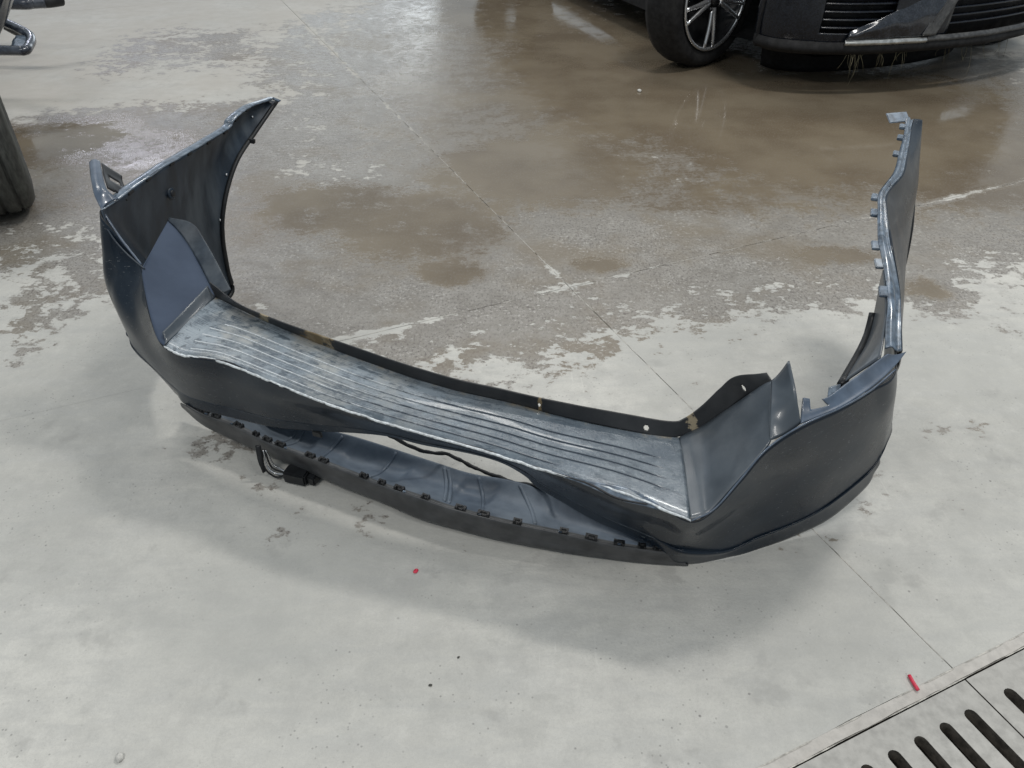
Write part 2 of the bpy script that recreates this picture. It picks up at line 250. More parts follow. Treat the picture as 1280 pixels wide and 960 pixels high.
# ------------------------------------------------------------------ materials
def concrete():
    k = NT('workshop_concrete'); P = k.coord('Object')
    wet, damp = k.attr('wet'), k.attr('damp')
    n1 = k.noise(P, 2.2, 4, .55); n2 = k.noise(P, 11, 8, .68); n3 = k.noise(k.map(P, (.75, 1.5, 1)), 34, 6, .7)
    n4 = k.noise(P, 160, 4, .6); big = k.noise(P, .9, 5, .6); smear = k.noise(k.map(P, (3.5, 14, 1), rot=(0, 0, R(-24))), 1.6, 5, .6, .6)
    flake = k.math('ADD', k.math('MULTIPLY', k.math('SUBTRACT', n2, .5), 1.4), k.math('MULTIPLY', k.math('SUBTRACT', n1, .5), .6))
    flake2 = k.math('ADD', flake, k.math('MULTIPLY', k.math('SUBTRACT', n3, .5), .75))
    dm = k.rng(k.math('ADD', damp, flake2), .46, .54)
    wm = k.rng(k.math('ADD', wet, k.math('ADD', k.math('MULTIPLY', flake, .85), k.math('MULTIPLY', k.math('SUBTRACT', k.noise(P, 60, 5, .75), .5), .8))), .36, .80)
    pud = k.rng(k.math('ADD', wet, k.math('MULTIPLY', flake, .6)), .70, .98)
    # dry slab
    c = k.mix(k.rng(big, .3, .7), (.42, .415, .385), (.57, .56, .52))
    c = k.mix(k.rng(smear, .38, .68, 0, .5), c, (.40, .40, .385))
    c = k.mix(k.math('MULTIPLY', k.rng(n2, .42, .66), .42), c, (.37, .365, .345))
    c = k.mix(k.math('MULTIPLY', k.rng(n4, .35, .7), .22), c, (.33, .325, .31))
    spots = k.rng(k.voro(P, 24), .04, .085, 1., 0.)
    sel = k.rng(k.noise(P, 4.1, 3), .50, .60)
    c = k.mix(k.math('MULTIPLY', k.math('MULTIPLY', spots, sel), .75), c, (.13, .125, .12))
    spots2 = k.rng(k.voro(k.map(P, loc=(3.3, 1.7, 0)), 70), .10, .17, .65, 0.)
    c = k.mix(k.math('MULTIPLY', spots2, k.rng(k.noise(P, 5, 3), .48, .58)), c, (.19, .185, .175))
    blot = k.rng(k.noise(k.map(P, loc=(9, 4, 2)), 7, 5, .65), .58, .68, 0, .42)
    c = k.mix(blot, c, (.29, .285, .27))
    md = k.noise(k.map(P, loc=(4, 4, 1)), 19, 7, .7)
    c = k.mix(k.rng(md, .5, .75, 0, .42), c, (.33, .33, .31)); c = k.mix(k.rng(md, .5, .28, 0, .3), c, (.60, .59, .55))
    fine = k.noise(P, 420, 3, .65)
    c = k.mix(k.math('MULTIPLY', k.rng(fine, .5, .72), .35), c, (.30, .295, .28))
    scr = k.rng(k.noise(k.map(P, (40, 2.2, 1), rot=(0, 0, R(12))), 2., 4, .6), .64, .70, 0, .30)
    scr = k.math('MULTIPLY', scr, k.rng(k.noise(P, 1.7, 3), .48, .62))
    c = k.mix(scr, c, (.63, .62, .58))
    c = k.mix(k.rng(k.noise(k.map(P, loc=(7, 1, 3)), 1.3, 5, .62), .46, .66, 0, .45), c, (.385, .385, .362))
    yf = k.n('ShaderNodeSeparateXYZ'); k.lk(P, yf.inputs[0])
    c = k.mix(k.math('MULTIPLY', k.rng(yf.outputs[1], 1.8, 4.0), k.rng(n1, .3, .6, .35, .8)), c, (.40, .375, .335))
    # damp film, speckled
    sp = k.rng(k.noise(k.map(P, (1.35, .8, 1)), 95, 5, .7), .5, .62)
    dc = k.mix(k.rng(n2, .35, .65), (.195, .18, .158), (.265, .25, .226))
    dc = k.mix(k.math('MULTIPLY', sp, k.rng(n1, .36, .55, .5, 1.)), dc, (.12, .105, .096))
    dc = k.mix(k.rng(k.noise(k.map(P, loc=(2, 8, 1)), 2.6, 5, .65), .45, .68, 0, .75), dc, (.175, .145, .105))
    fleck = k.rng(k.noise(k.map(P, loc=(5, 5, 5)), 75, 6, .75), .54, .62)
    dc = k.mix(k.math('MULTIPLY', fleck, k.rng(k.noise(P, 4.5, 4, .6), .4, .62, .2, .85)), dc, (.42, .405, .375))
    c = k.mix(dm, c, dc)
    # wet, muddy
    wc = k.mix(k.rng(n1, .35, .65), (.135, .106, .073), (.185, .152, .108))
    wc = k.mix(k.math('MULTIPLY', sp, .35), wc, (.21, .19, .16))
    c = k.mix(wm, c, wc)
    k.base(c)
    r = k.mixf(dm, k.rng(n2, .3, .7, .62, .8), k.rng(n3, .35, .65, .30, .5))
    r = k.mixf(wm, r, k.rng(n3, .4, .65, .2, .3)); r = k.mixf(pud, r, .07)
    k.rough(r); k.b.inputs['Specular IOR Level'].default_value = .5
    h = k.math('ADD', k.math('MULTIPLY', n4, .5), k.math('MULTIPLY', n3, .7))
    h = k.math('MULTIPLY', h, k.mixf(pud, k.mixf(wm, 1., .35), .02))
    k.bump(h, .35, .004)
    return k.m
def simple(name, col, rough=.5, metal=0., coat=0., var=.25, scale=30, bump=.0, dust=0., dustcol=(.35, .34, .31), spec=.5, stretch=(1, 1, 1)):
    k = NT(name); P = k.map(k.coord('Object'), stretch)
    n = k.noise(P, scale, 5, .6); n2 = k.noise(P, scale*.18, 5, .6)
    d = tuple(x*(1-var) for x in col); l = tuple(min(1, x*(1+var)) for x in col)
    c = k.mix(k.rng(n, .3, .7), d, l)
    if dust:
        c = k.mix(k.math('MULTIPLY', k.rng(k.math('ADD', k.math('MULTIPLY', n2, .7), k.math('MULTIPLY', n, .3)), .42, .68), dust), c, dustcol)
    k.base(c)
    k.rough(k.rng(n2, .3, .7, max(.02, rough*.75), min(1, rough*1.3)))
    k.b.inputs['Metallic'].default_value = metal; k.b.inputs['Coat Weight'].default_value = coat; k.b.inputs['Coat Roughness'].default_value = .08
    k.b.inputs['Specular IOR Level'].default_value = spec
    if bump: k.bump(n, bump, .003)
    return k.m
def paint():
    k = NT('charcoal_paint'); P = k.coord('Object')
    n = k.noise(P, 5, 6, .6); st = k.noise(k.map(P, (2, 2, 30)), 4, 5, .65); fine = k.noise(P, 260, 2, .6)
    c = k.mix(k.rng(n, .35, .65), (.006, .011, .019), (.010, .018, .029))
    dust = k.math('MULTIPLY', k.rng(k.math('ADD', k.math('MULTIPLY', n, .6), k.math('MULTIPLY', k.noise(P, 28, 5, .7), .4)), .48, .66), .10)
    c = k.mix(dust, c, (.09, .10, .115))
    scr = k.rng(k.noise(k.map(P, (4, 70, 70), rot=(0, R(12), R(20))), 3, 4, .7), .64, .67)
    c = k.mix(k.math('MULTIPLY', scr, .35), c, (.28, .29, .3))
    run = k.rng(st, .62, .75, 0, .10)
    c = k.mix(run, c, (.15, .15, .15))
    k.base(c); k.b.inputs['Metallic'].default_value = .0
    k.rough(k.rng(n, .3, .7, .24, .38)); k.b.inputs['Coat Weight'].default_value = .22; k.b.inputs['Coat Roughness'].default_value = .03; k.b.inputs['Specular IOR Level'].default_value = .12
    k.bump(k.math('ADD', k.noise(P, 9, 3, .5), k.math('MULTIPLY', fine, .03)), .12, .01)
    return k.m
def padmat():
    k = NT('scuffed_step_pad'); U = k.coord('UV'); P = k.coord('Object')
    sx = k.n('ShaderNodeSeparateXYZ'); k.lk(U, sx.inputs[0]); u, v = sx.outputs[0], sx.outputs[1]
    streak = k.noise(k.map(U, (5, 70, 1)), 2.2, 6, .68); st2 = k.noise(k.map(U, (3, 190, 1)), 2.5, 5, .7)
    n = k.noise(P, 16, 7, .68); n2 = k.noise(P, 70, 5, .65); pl = k.noise(k.map(U, (16, 6, 1)), 1.6, 4, .6)
    c = k.mix(k.rng(n, .35, .65), (.072, .094, .118), (.112, .14, .168))
    # dusty film, thicker towards one end of the tread
    film = k.rng(k.math('ADD', u, k.math('MULTIPLY', k.math('SUBTRACT', n, .5), .5)), .40, .75, .8, .10)
    dust = k.math('MULTIPLY', k.rng(k.math('ADD', k.math('MULTIPLY', streak, .55), k.math('MULTIPLY', n, .45)), .40, .60), film)
    c = k.mix(dust, c, k.mix(k.rng(k.noise(P, 9, 5, .6), .42, .6), (.30, .345, .38), (.40, .40, .375)))
    bare = k.rng(k.noise(k.map(U, (22, 7, 1), loc=(2, 3, 0)), 1.5, 4, .6), .56, .61, 0, .85)
    c = k.mix(bare, c, (.065, .085, .105))
    sc_ = k.math('MULTIPLY', k.rng(st2, .60, .68), k.rng(n2, .42, .6))
    c = k.mix(k.math('MULTIPLY', sc_, .8), c, (.60, .62, .63))
    mud = k.math('MULTIPLY', k.rng(v, .12, .0), k.rng(n, .5, .62))
    c = k.mix(k.math('MULTIPLY', mud, .7), c, (.22, .18, .12))
    k.base(c); k.rough(k.mixf(dust, k.rng(n2, .3, .7, .20, .30), .38)); k.b.inputs['Metallic'].default_value = .1
    k.b.inputs['Coat Weight'].default_value = .2
    k.bump(k.math('ADD', n2, k.math('MULTIPLY', st2, .6)), .18, .002)
    return k.m
def flangemat():
    k = NT('black_flange_with_rust'); U = k.coord('UV'); P = k.coord('Object')
    sx = k.n('ShaderNodeSeparateXYZ'); k.lk(U, sx.inputs[0]); u = sx.outputs[0]
    n = k.noise(P, 60, 6, .7); n1 = k.noise(P, 12, 5, .6)
    c = k.mix(k.rng(n1, .35, .7), (.010, .011, .013), (.026, .027, .029))
    m = None
    for u0, w_ in ((.195, .035), (.13, .02), (.735, .04), (.46, .012)):
        q = k.rng(k.math('ABSOLUTE', k.math('SUBTRACT', u, u0)), 0., w_, 1., 0.)
        m = q if m is None else k.math('MAXIMUM', m, q)
    m = k.rng(k.math('ADD', m, k.math('MULTIPLY', k.math('SUBTRACT', n, .5), 2.2)), .62, .8)
    c = k.mix(m, c, k.mix(k.rng(n1, .4, .6), (.13, .095, .05), (.30, .25, .17)))
    k.base(c); k.rough(k.mixf(m, .4, .9)); return k.m
def ribmat():
    k = NT('tread_rib_glint'); U = k.coord('UV'); P = k.coord('Object')
    sx = k.n('ShaderNodeSeparateXYZ'); k.lk(U, sx.inputs[0]); u = sx.outputs[0]
    n = k.noise(k.map(P, (1, 1, 1)), 22, 5, .7); n2 = k.noise(P, 120, 4, .7)
    glint = k.math('MULTIPLY', k.rng(k.math('ADD', u, k.math('MULTIPLY', k.math('SUBTRACT', n, .5), .7)), .35, .62, 1., .0), k.rng(n2, .3, .55, .55, 1.))  # pale lamp glint painted on the rib crests, fading along the pad
    c = k.mix(glint, (.075, .09, .11), (.55, .58, .60)); k.base(c); k.rough(k.mixf(glint, .24, .45)); k.b.inputs['Coat Weight'].default_value = .2
    return k.m
M = dict(
    flange=flangemat(), rib=ribmat(),
    floor=concrete(), paint=paint(), pad=padmat(),
    joint=simple('joint_dust', (.40, .385, .35), .9, var=.35, scale=60, bump=.5),
    black=simple('black_plastic', (.012, .013, .015), .42, var=.35, scale=20, dust=.25, dustcol=(.06, .06, .058), spec=.3),
    inner=simple('unpainted_inner_plastic', (.019, .029, .043), .40, var=.3, scale=14, dust=.65, dustcol=(.10, .112, .12), stretch=(1.6, 1.6, .45), spec=.3),
    blue=simple('blue_grey_wall', (.042, .060, .096), .55, var=.12, scale=9, dust=.15, dustcol=(.10, .11, .13), spec=.18),
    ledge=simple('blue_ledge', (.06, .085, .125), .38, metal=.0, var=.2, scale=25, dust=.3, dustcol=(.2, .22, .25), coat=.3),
    grey=simple('grey_side_wall', (.060, .074, .090), .34, metal=.0, var=.15, scale=14, dust=.2, dustcol=(.18, .18, .17), coat=.25),
    rail=simple('scuffed_flange', (.085, .115, .155), .28, metal=.1, var=.5, scale=60, dust=.35, dustcol=(.24, .27, .30), coat=.4),
    torn=simple('torn_white_edge', (.55, .58, .60), .6, var=.35, scale=120, bump=.4),
    lip=simple('valance_plastic', (.040, .042, .045), .45, var=.3, scale=22, dust=.4, dustcol=(.12, .115, .11), bump=.15),
    dif=simple('diffuser_inner', (.075, .098, .13), .46, var=.2, scale=14, dust=.45, dustcol=(.19, .215, .235), spec=.35),
    metal=simple('clip_metal', (.55, .56, .58), .28, metal=.9, var=.2, scale=80),
    rust=simple('rusty_mud', (.20, .145, .075), .9, var=.6, scale=160, bump=.6),
    rubber=simple('tyre_rubber', (.012, .012, .013), .7, var=.4, scale=40, dust=.3, dustcol=(.035, .034, .032), bump=.2, spec=.25),
    dusty=simple('dusty_tyre', (.026, .028, .026), .6, var=.4, scale=25, dust=.55, dustcol=(.12, .125, .11), bump=.3, stretch=(1, 4, 1)),
    alloy=simple('machined_alloy', (.62, .63, .65), .26, metal=.85, var=.15, scale=50, dust=.25, dustcol=(.2, .2, .2)),
    dark_alloy=simple('black_alloy', (.03, .031, .034), .3, metal=.4, var=.2, scale=40),
    carpaint=simple('black_car_paint', (.006, .008, .013), .24, var=.5, scale=120, dust=.10, dustcol=(.05, .055, .065), spec=.35, coat=.2),
    gloss=simple('gloss_black_trim', (.010, .013, .02), .12, var=.6, scale=160, dust=.25, dustcol=(.10, .11, .13), coat=.5),
    strip=simple('worn_grey_trim', (.055, .056, .058), .5, var=.4, scale=60, dust=.5, dustcol=(.13, .13, .125)),
    chrome=simple('dirty_chrome', (.55, .55, .53), .28, metal=.8, var=.3, scale=40, dust=.5, dustcol=(.22, .21, .19)),
    glass=simple('dark_glass', (.01, .012, .014), .06, var=.1, scale=3),
    straw=simple('dry_straw', (.13, .115, .07), .8, var=.4, scale=40),
    step=simple('dark_blue_steel', (.022, .028, .042), .26, metal=.15, var=.35, scale=40, dust=.25, dustcol=(.2, .22, .25), coat=.4),
    red=simple('red_plastic', (.60, .035, .075), .45, var=.15, scale=80),
    stone=simple('pebble_grey', (.50, .49, .46), .8, var=.3, scale=60, bump=.3),
    dirt=simple('dark_crumb', (.07, .068, .06), .9, var=.4, scale=90, bump=.4),
    grate=simple('dusty_cast_grate', (.36, .352, .33), .8, var=.14, scale=45, dust=.5, dustcol=(.42, .41, .385), bump=.5),
    slotwall=simple('slot_wall_brown', (.075, .066, .055), .9, var=.5, scale=60, bump=.5),
    mortar=simple('tan_mortar', (.455, .435, .405), .9, var=.12, scale=60, dust=.5, dustcol=(.39, .365, .335), bump=.5),
    pit=simple('trench_mud', (.06, .052, .042), .85, var=.55, scale=30, bump=.5),
)

# ------------------------------------------------------------------ floor: slabs between saw-cut joints, trench drain
E1 = Vector((math.cos(R(24.2)), math.sin(R(24.2)), 0)); E2 = Vector((-E1.y, E1.x, 0)); J = Vector((.191, 2.2365, 0))
def fl(a, b, z=0): return J+E1*a+E2*b+Vector((0, 0, z))
DR0 = -1.566; DRW = .40                       # near edge of the trench, its width
floor = mesh('floor', [fl(-14, DR0, -.0035), fl(14, DR0, -.0035), fl(14, 16, -.0035), fl(-14, 16, -.0035)], [(0, 1, 2, 3)], M['joint'], None, False)
tag(floor, 'pale concrete workshop floor with wet brown patches', None, None, 'structure')
def field(lst, x, y):
    best = 0.
    for cx, cy, rx, ry, s in lst:
        d = math.hypot((x-cx)/rx, (y-cy)/ry)
        if d < 1.6: best = max(best, s*(1 if d < .55 else max(0, 1-(d-.55)/1.05)))
    return best
def slab(a0, a1, b0, b1, z=0):
    g = .0013
    a0, a1, b0, b1 = a0+g, a1-g, b0+g, b1-g
    def cuts(lo, hi, flo, fhi, st):
        c = [lo]; x = lo
        while x < hi-1e-6:
            x = min(hi, x+(st if flo <= x < fhi else 1.2)); c.append(x)
        for d in (.008, .02, .034): c += [lo+d, hi-d]
        return sorted(c)
    A = cuts(a0, a1, -3.6, 4.2, .05); Bc = cuts(b0, b1, -2.2, 5.5, .05)
    V, Fc = [], []
    for b in Bc:
        for a in A:
            jx = jy = 0
            if a in (A[0], A[-1]): jx = (noise.noise(Vector((b*9, a, 3)))*.5+noise.noise(Vector((b*40, a, 8)))*.3)*.003
            if b in (Bc[0], Bc[-1]): jy = (noise.noise(Vector((a*9, b, 5)))*.5+noise.noise(Vector((a*40, b, 2)))*.3)*.003
            V.append(fl(a+jx, b+jy, z))
    n = len(A)
    for j in range(len(Bc)-1):
        for i in range(n-1): Fc.append((j*n+i, j*n+i+1, (j+1)*n+i+1, (j+1)*n+i))
    me = bpy.data.meshes.new('concrete_slab'); me.from_pydata([tuple(v) for v in V], [], Fc); me.update()
    for nm in ('WET', 'DAMP'):
        at = me.attributes.new(nm.lower(), 'FLOAT', 'POINT')
        vals = []
        for i, v in enumerate(V):
            f = field(CURVES[nm], v.x, v.y); a, b = A[i % len(A)], Bc[i//len(A)]
            d = min(a-a0, a1-a, b-b0, b1-b)
            if d < .034: f -= (.34 if nm == 'WET' else .42)*(1-d/.034)*max(0, .55+1.3*noise.noise(v*3.1)) if f > .3 else 0
            vals.append(f)
        at.data.foreach_set('value', vals)
    o = link('concrete_slab', me, M['floor'], floor, False)
    s = o.modifiers.new('thickness', 'SOLIDIFY'); s.thickness = .011; s.offset = -1
    return o
for a0, a1 in ((-13, -5.2), (-5.2, 0), (0, 5.2), (5.2, 13)):
    for b0, b1 in ((DR0+.021, 0), (0, 5.2), (5.2, 15)): slab(a0, a1, b0, b1)
for a0, a1 in ((-13, 0), (0, 13)): slab(a0, a1, DR0-DRW-3.2, DR0-DRW)
def filler(a0, a1, b):
    n = 120; V = []
    for i in range(n+1):
        a = a0+(a1-a0)*i/n; V += [fl(a, b-.004, .0003), fl(a, b+.004, .0003)]
    me = bpy.data.meshes.new('joint_filler'); me.from_pydata([tuple(v) for v in V], [], [(2*i, 2*i+2, 2*i+3, 2*i+1) for i in range(n)]); me.update()
    for nm in ('WET', 'DAMP'):
        at = me.attributes.new(nm.lower(), 'FLOAT', 'POINT'); at.data.foreach_set('value', [field(CURVES[nm], v.x, v.y) for v in V])
    link('joint_filler', me, M['floor'], floor, False)
filler(-5.1, -1.0, 0)
def dust_fill(p0, p1, n):
    d = (p1-p0); L = d.length; d.normalize(); w_ = Vector((-d.y, d.x, 0)); t = 0
    while t < L:
        seg = random.uniform(.04, .22); a = t; b = min(L, t+seg); t = b+random.uniform(.01, .12); V = []
        m = max(3, int(seg/.012))
        for i in range(m+1):
            q = p0+d*(a+(b-a)*i/m); e = .0016*(.5+.8*abs(noise.noise(q*40)))*(1 if 0 < i < m else .2)
            V += [q-w_*e+Vector((0, 0, .0004)), q+w_*e+Vector((0, 0, .0004))]
        mesh('joint_filler', V, [(2*i, 2*i+2, 2*i+3, 2*i+1) for i in range(m)], M['joint'], floor, False)
dust_fill(fl(0, DR0+.04), fl(0, 4), 30); dust_fill(fl(-1, 0), fl(3, 0), 30)
n_ = 260; V_ = []
for i in range(n_+1):
    a = -3+6*i/n_; q = fl(a, DR0)
    V_ += [fl(a, DR0+.0012+.002*noise.noise(q*30), -.0012), fl(a, DR0+.011, -.0008+.0008*noise.noise(q*14)), fl(a, DR0+.0225+.001*noise.noise(q*17), -.0006)]
dust_fill(fl(-2, DR0+.0212), fl(2, DR0+.0212), 30); dust_fill(fl(-2, DR0-.001), fl(2, DR0-.001), 30)
mesh('mortar_strip', V_, [f for i in range(n_) for f in ((3*i, 3*i+3, 3*i+4, 3*i+1), (3*i+1, 3*i+4, 3*i+5, 3*i+2))], M['mortar'], floor, False)
mesh('trench_bed', [fl(-13, DR0-DRW-3.3, -.02), fl(13, DR0-DRW-3.3, -.02), fl(13, DR0-DRW, -.02), fl(-13, DR0-DRW, -.02)], [(0, 1, 2, 3)], M['joint'], floor, False)
pitv = [fl(-13, DR0+.001, -.0018), fl(13, DR0+.001, -.0018), fl(13, DR0, -.16), fl(-13, DR0, -.16), fl(-13, DR0-DRW, -.16), fl(13, DR0-DRW, -.16), fl(13, DR0-DRW, -.022), fl(-13, DR0-DRW, -.022)]
tag(mesh('drain_trench', pitv, [(0, 1, 2, 3), (3, 2, 5, 4), (4, 5, 6, 7)], M['pit'], None, False), 'muddy channel below the slotted floor drain', None, None, 'structure')
def grate(a0, a1, first, label):
    """one cast cover with rounded slots along E2"""
    bm = bmesh.new(); sw, pit, m0, L = .0245, .0602, .043, .30
    b1, b0 = DR0-.004, DR0-DRW+.004
    xs = []; x = first
    while x+sw < a1-.012:
        xs.append(x); x += pit
    def q(p): return bm.faces.new([bm.verts.new(fl(a, b, -.001)) for a, b in p])
    yT, yB = b1-m0, b1-m0-L
    edges = [a0]+[e for x in xs for e in (x, x+sw)]+[a1]
    for i in range(0, len(edges), 2): q([(edges[i], b0), (edges[i+1], b0), (edges[i+1], b1), (edges[i], b1)])
    r = sw/2
    for x in xs:
        arcT = [(x+r-r*math.cos(t), yT-r+r*math.sin(t)) for t in [math.pi*k/8 for k in range(9)]]
        arcB = [(x+r-r*math.cos(t), yB+r-r*math.sin(t)) for t in [math.pi*k/8 for k in range(9)]]
        q([(x, b1)]+arcT+[(x+sw, b1)]); q([(x, b0)]+arcB+[(x+sw, b0)])
    bmesh.ops.remove_doubles(bm, verts=bm.verts, dist=1e-5)
    bmesh.ops.recalc_face_normals(bm, faces=bm.faces)
    for f in bm.faces:
        if f.normal.z < 0: f.normal_flip()
    ex = bmesh.ops.extrude_face_region(bm, geom=bm.faces[:])
    bmesh.ops.translate(bm, vec=(0, 0, -.028), verts=[v for v in ex['geom'] if isinstance(v, bmesh.types.BMVert)])
    bmesh.ops.recalc_face_normals(bm, faces=bm.faces)
    me = bpy.data.meshes.new('drain_grate'); bm.to_mesh(me); bm.free()
    o = link('drain_grate', me, [M['grate'], M['slotwall']], None, False)
    for f in me.polygons: f.material_index = 1 if abs(f.normal.z) < .5 else 0  # slot walls get a darker brown than the top face
    tag(o, label, 'drain grate', 'slotted covers of the floor drain')
def ab(x, y):
    v = Vector((x, y, 0))-J; return v.dot(E1), v.dot(E2)
GB = ab(.8484, .783)[0]
s4 = ab(.8161, .7332)[0]-.011
grate(GB-.40, GB-.0016, s4-5*.0602, 'slotted concrete-grey drain cover with five slots in view at the bottom right')
grate(GB+.0016, GB+.40, ab(.9068, .7748)[0]-.011, 'drain cover at the right edge showing a single slot end')
for k in (1, -2, -3, -4, -5, -6):
    g0 = GB+.4016*k+.0016
    grate(g0, g0+.398, g0+.05, 'slotted drain cover lying outside the edge of the picture')

# ------------------------------------------------------------------ the bumper cover
bumper = empty('rear_bumper_cover', (-.1, 1.35, 0))
tag(bumper, 'torn charcoal car rear bumper cover lying on the concrete floor', 'bumper')
WORLD_PARTS = True
Cv = CURVES
def wob(amp, f=7, seed=0):
    def d(u, v, p):
        return Vector((noise.noise(p*f+Vector((seed, 0, 0))), noise.noise(p*f+Vector((0, seed+5, 0))), noise.noise(p*f+Vector((0, 0, seed+9)))))*amp
    return d
def crease(col, p, dz, out):
    c = Vector((.0, 1.7, 0)); d = Vector((p[0]-c.x, p[1]-c.y, 0)).normalized()
    k = 1 if 22 <= col <= 30 else .12
    return tuple(Vector(p)+d*out*k+Vector((0, 0, dz*k)))
sk_hi = [crease(i, p, .012, .002) for i, p in enumerate(Cv['skin_low'])]
sk_cr = [crease(i, p, 0, .005) for i, p in enumerate(Cv['skin_low'])]
sk_lo = [crease(i, p, -.016, -.003) for i, p in enumerate(Cv['skin_low'])]
skin = loft('painted_skin', [Cv['skin_top'], [tuple(Vector(a).lerp(Vector(b), .5)+Vector((0, -.004, .004))) for a, b in zip(Cv['skin_top'], Cv['skin_mid'])], Cv['skin_mid'], sk_hi, sk_cr, sk_lo, Cv['skin_bottom']], 260, 60, [M['paint'], M['inner'], M['black']], bumper, .0035, 0, wob(.0025, 6), inner=1, rim=2, flip=True)
tube('skin_edge_highlight', samp(Cv['skin_top'][2:5], 30), .0028, M['ledge'], bumper, 6)  # pale tube paints in the light caught along the skin's edge
tube('skin_edge_highlight', samp(Cv['skin_top'][22:30], 60), .0018, M['ledge'], bumper, 6)
# step pad with tread ribs
pad_rows = [[a.lerp(b, t) for a, b in zip([Vector(p) for p in Cv['pad_front']], [Vector(p) for p in Cv['pad_rear']])] for t in (0, .33, .66, 1)]
def pad_disp(u, v, p):
    z = .004*math.sin(math.pi*v)+.0015*noise.noise(p*7)*math.sin(math.pi*v)
    if v > .93: z -= (v-.93)*.04
    jag = (noise.noise(Vector((u*40, 0, 1)))*.0022+noise.noise(Vector((u*220, 4, 1)))*.0012) if v > .985 else 0
    return Vector((.3*jag, jag, z))
pad = loft('step_pad', pad_rows, 200, 48, [M['pad'], M['inner'], M['torn']], bumper, .0035, -1, pad_disp, inner=1, rim=2, flip=True)
PR = [[Vector(p) for p in r] for r in pad_rows]
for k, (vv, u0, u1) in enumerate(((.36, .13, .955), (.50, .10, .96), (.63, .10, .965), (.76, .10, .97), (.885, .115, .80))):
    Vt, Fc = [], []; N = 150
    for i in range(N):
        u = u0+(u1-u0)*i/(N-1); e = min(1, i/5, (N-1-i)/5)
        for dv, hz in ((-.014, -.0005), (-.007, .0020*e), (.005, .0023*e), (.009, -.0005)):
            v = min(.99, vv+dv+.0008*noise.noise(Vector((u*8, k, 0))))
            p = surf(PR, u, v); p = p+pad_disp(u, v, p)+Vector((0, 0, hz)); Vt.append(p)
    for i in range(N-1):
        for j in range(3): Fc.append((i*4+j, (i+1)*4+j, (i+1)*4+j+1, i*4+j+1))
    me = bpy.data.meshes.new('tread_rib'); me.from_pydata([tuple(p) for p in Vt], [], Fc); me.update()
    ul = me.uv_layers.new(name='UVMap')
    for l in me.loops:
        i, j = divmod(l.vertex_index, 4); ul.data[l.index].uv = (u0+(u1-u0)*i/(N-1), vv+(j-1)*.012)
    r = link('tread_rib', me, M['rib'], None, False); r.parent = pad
# front flange of the pad, with screw holes
holes = [(.458, .42), (.598, .4), (.93, .4)]
def keep_holes(u, v):
    return all(((u-hu)/.0042)**2+((v-hv)/.16)**2 > 1 for hu, hv in holes)
fl_rows = [Cv['flange_low'], [tuple(Vector(a).lerp(Vector(b), .5)) for a, b in zip(Cv['flange_low'], Cv['flange_top'])], Cv['flange_top']]
loft('pad_flange', fl_rows, 700, 14, M['flange'], bumper, .003, 0, wob(.0012, 10, 3), keep=keep_holes)
# side walls of the tailgate opening
def two(a, b, bul=(0, 0, 0), n=4):
    a = [Vector(p) for p in a]; b = [Vector(p) for p in b]
    return [[p.lerp(q, i/(n-1))+Vector(bul)*math.sin(math.pi*i/(n-1)) for p, q in zip(a, b)] for i in range(n)]
tag(loft('inner_wall', two(Cv['rwall_front'], Cv['rwall_rear']), 50, 20, [M['grey'], M['inner']], bumper, .0035, 0, wob(.002, 8), inner=1, flip=True), 'grey side wall of the tailgate opening')
tag(loft('inner_wall', two(Cv['lwall_front'], Cv['lwall_rear']), 50, 20, [M['blue'], M['inner']], bumper, .0035, 0, wob(.002, 8), inner=1), 'blue-grey side wall of the tailgate opening')
loft('wall_fillet', [Cv['fil_a'], Cv['fil_m'], Cv['fil_b']], 30, 10, M['grey'], bumper, .002, 0, flip=True)
loft('mounting_fin', two(Cv['fin_a'], Cv['fin_b'], (0, 0, -.006)), 20, 12, [M['grey'], M['inner']], bumper, .003, 0, wob(.001, 10), inner=1)
# lamp ledges
loft('lamp_ledge', two(Cv['rledge_low'], Cv['rledge_up'], (0, 0, -.004)), 80, 12, [M['ledge'], M['inner']], bumper, .003, 0, wob(.0015, 12), inner=1, keep=lambda u, v: not (.07 < u < .23 and v > .52))
loft('lamp_ledge', two(Cv['lledge_a'], Cv['lledge_b'], (0, 0, .006)), 40, 10, [M['ledge'], M['inner']], bumper, .003, 0, wob(.0012, 12), inner=1)
# wings
lw = two(Cv['lwing_top'], Cv['lwing_arch'], (-.02, 0, 0), 5)
loft('side_wing', lw, 120, 40, [M['inner']], bumper, .003, 0, wob(.003, 5))
rw = two(Cv['rw_out'], Cv['rw_arch'], (.02, 0, .0), 5)
loft('side_wing', rw, 90, 30, [M['paint'], M['inner']], bumper, .003, 0, wob(.002, 5), inner=1, flip=True)
loft('inner_bracket', two(Cv['rw_inner_top'], Cv['rw_inner_low']), 30, 14, M['grey'], bumper, .003, 0, wob(.003, 9))
tube('arch_return', [p+Vector((-.004, -.004, 0)) for p in samp(Cv['rw_inner_low'], 24)[6:]], .009, M['black'], bumper, 8)
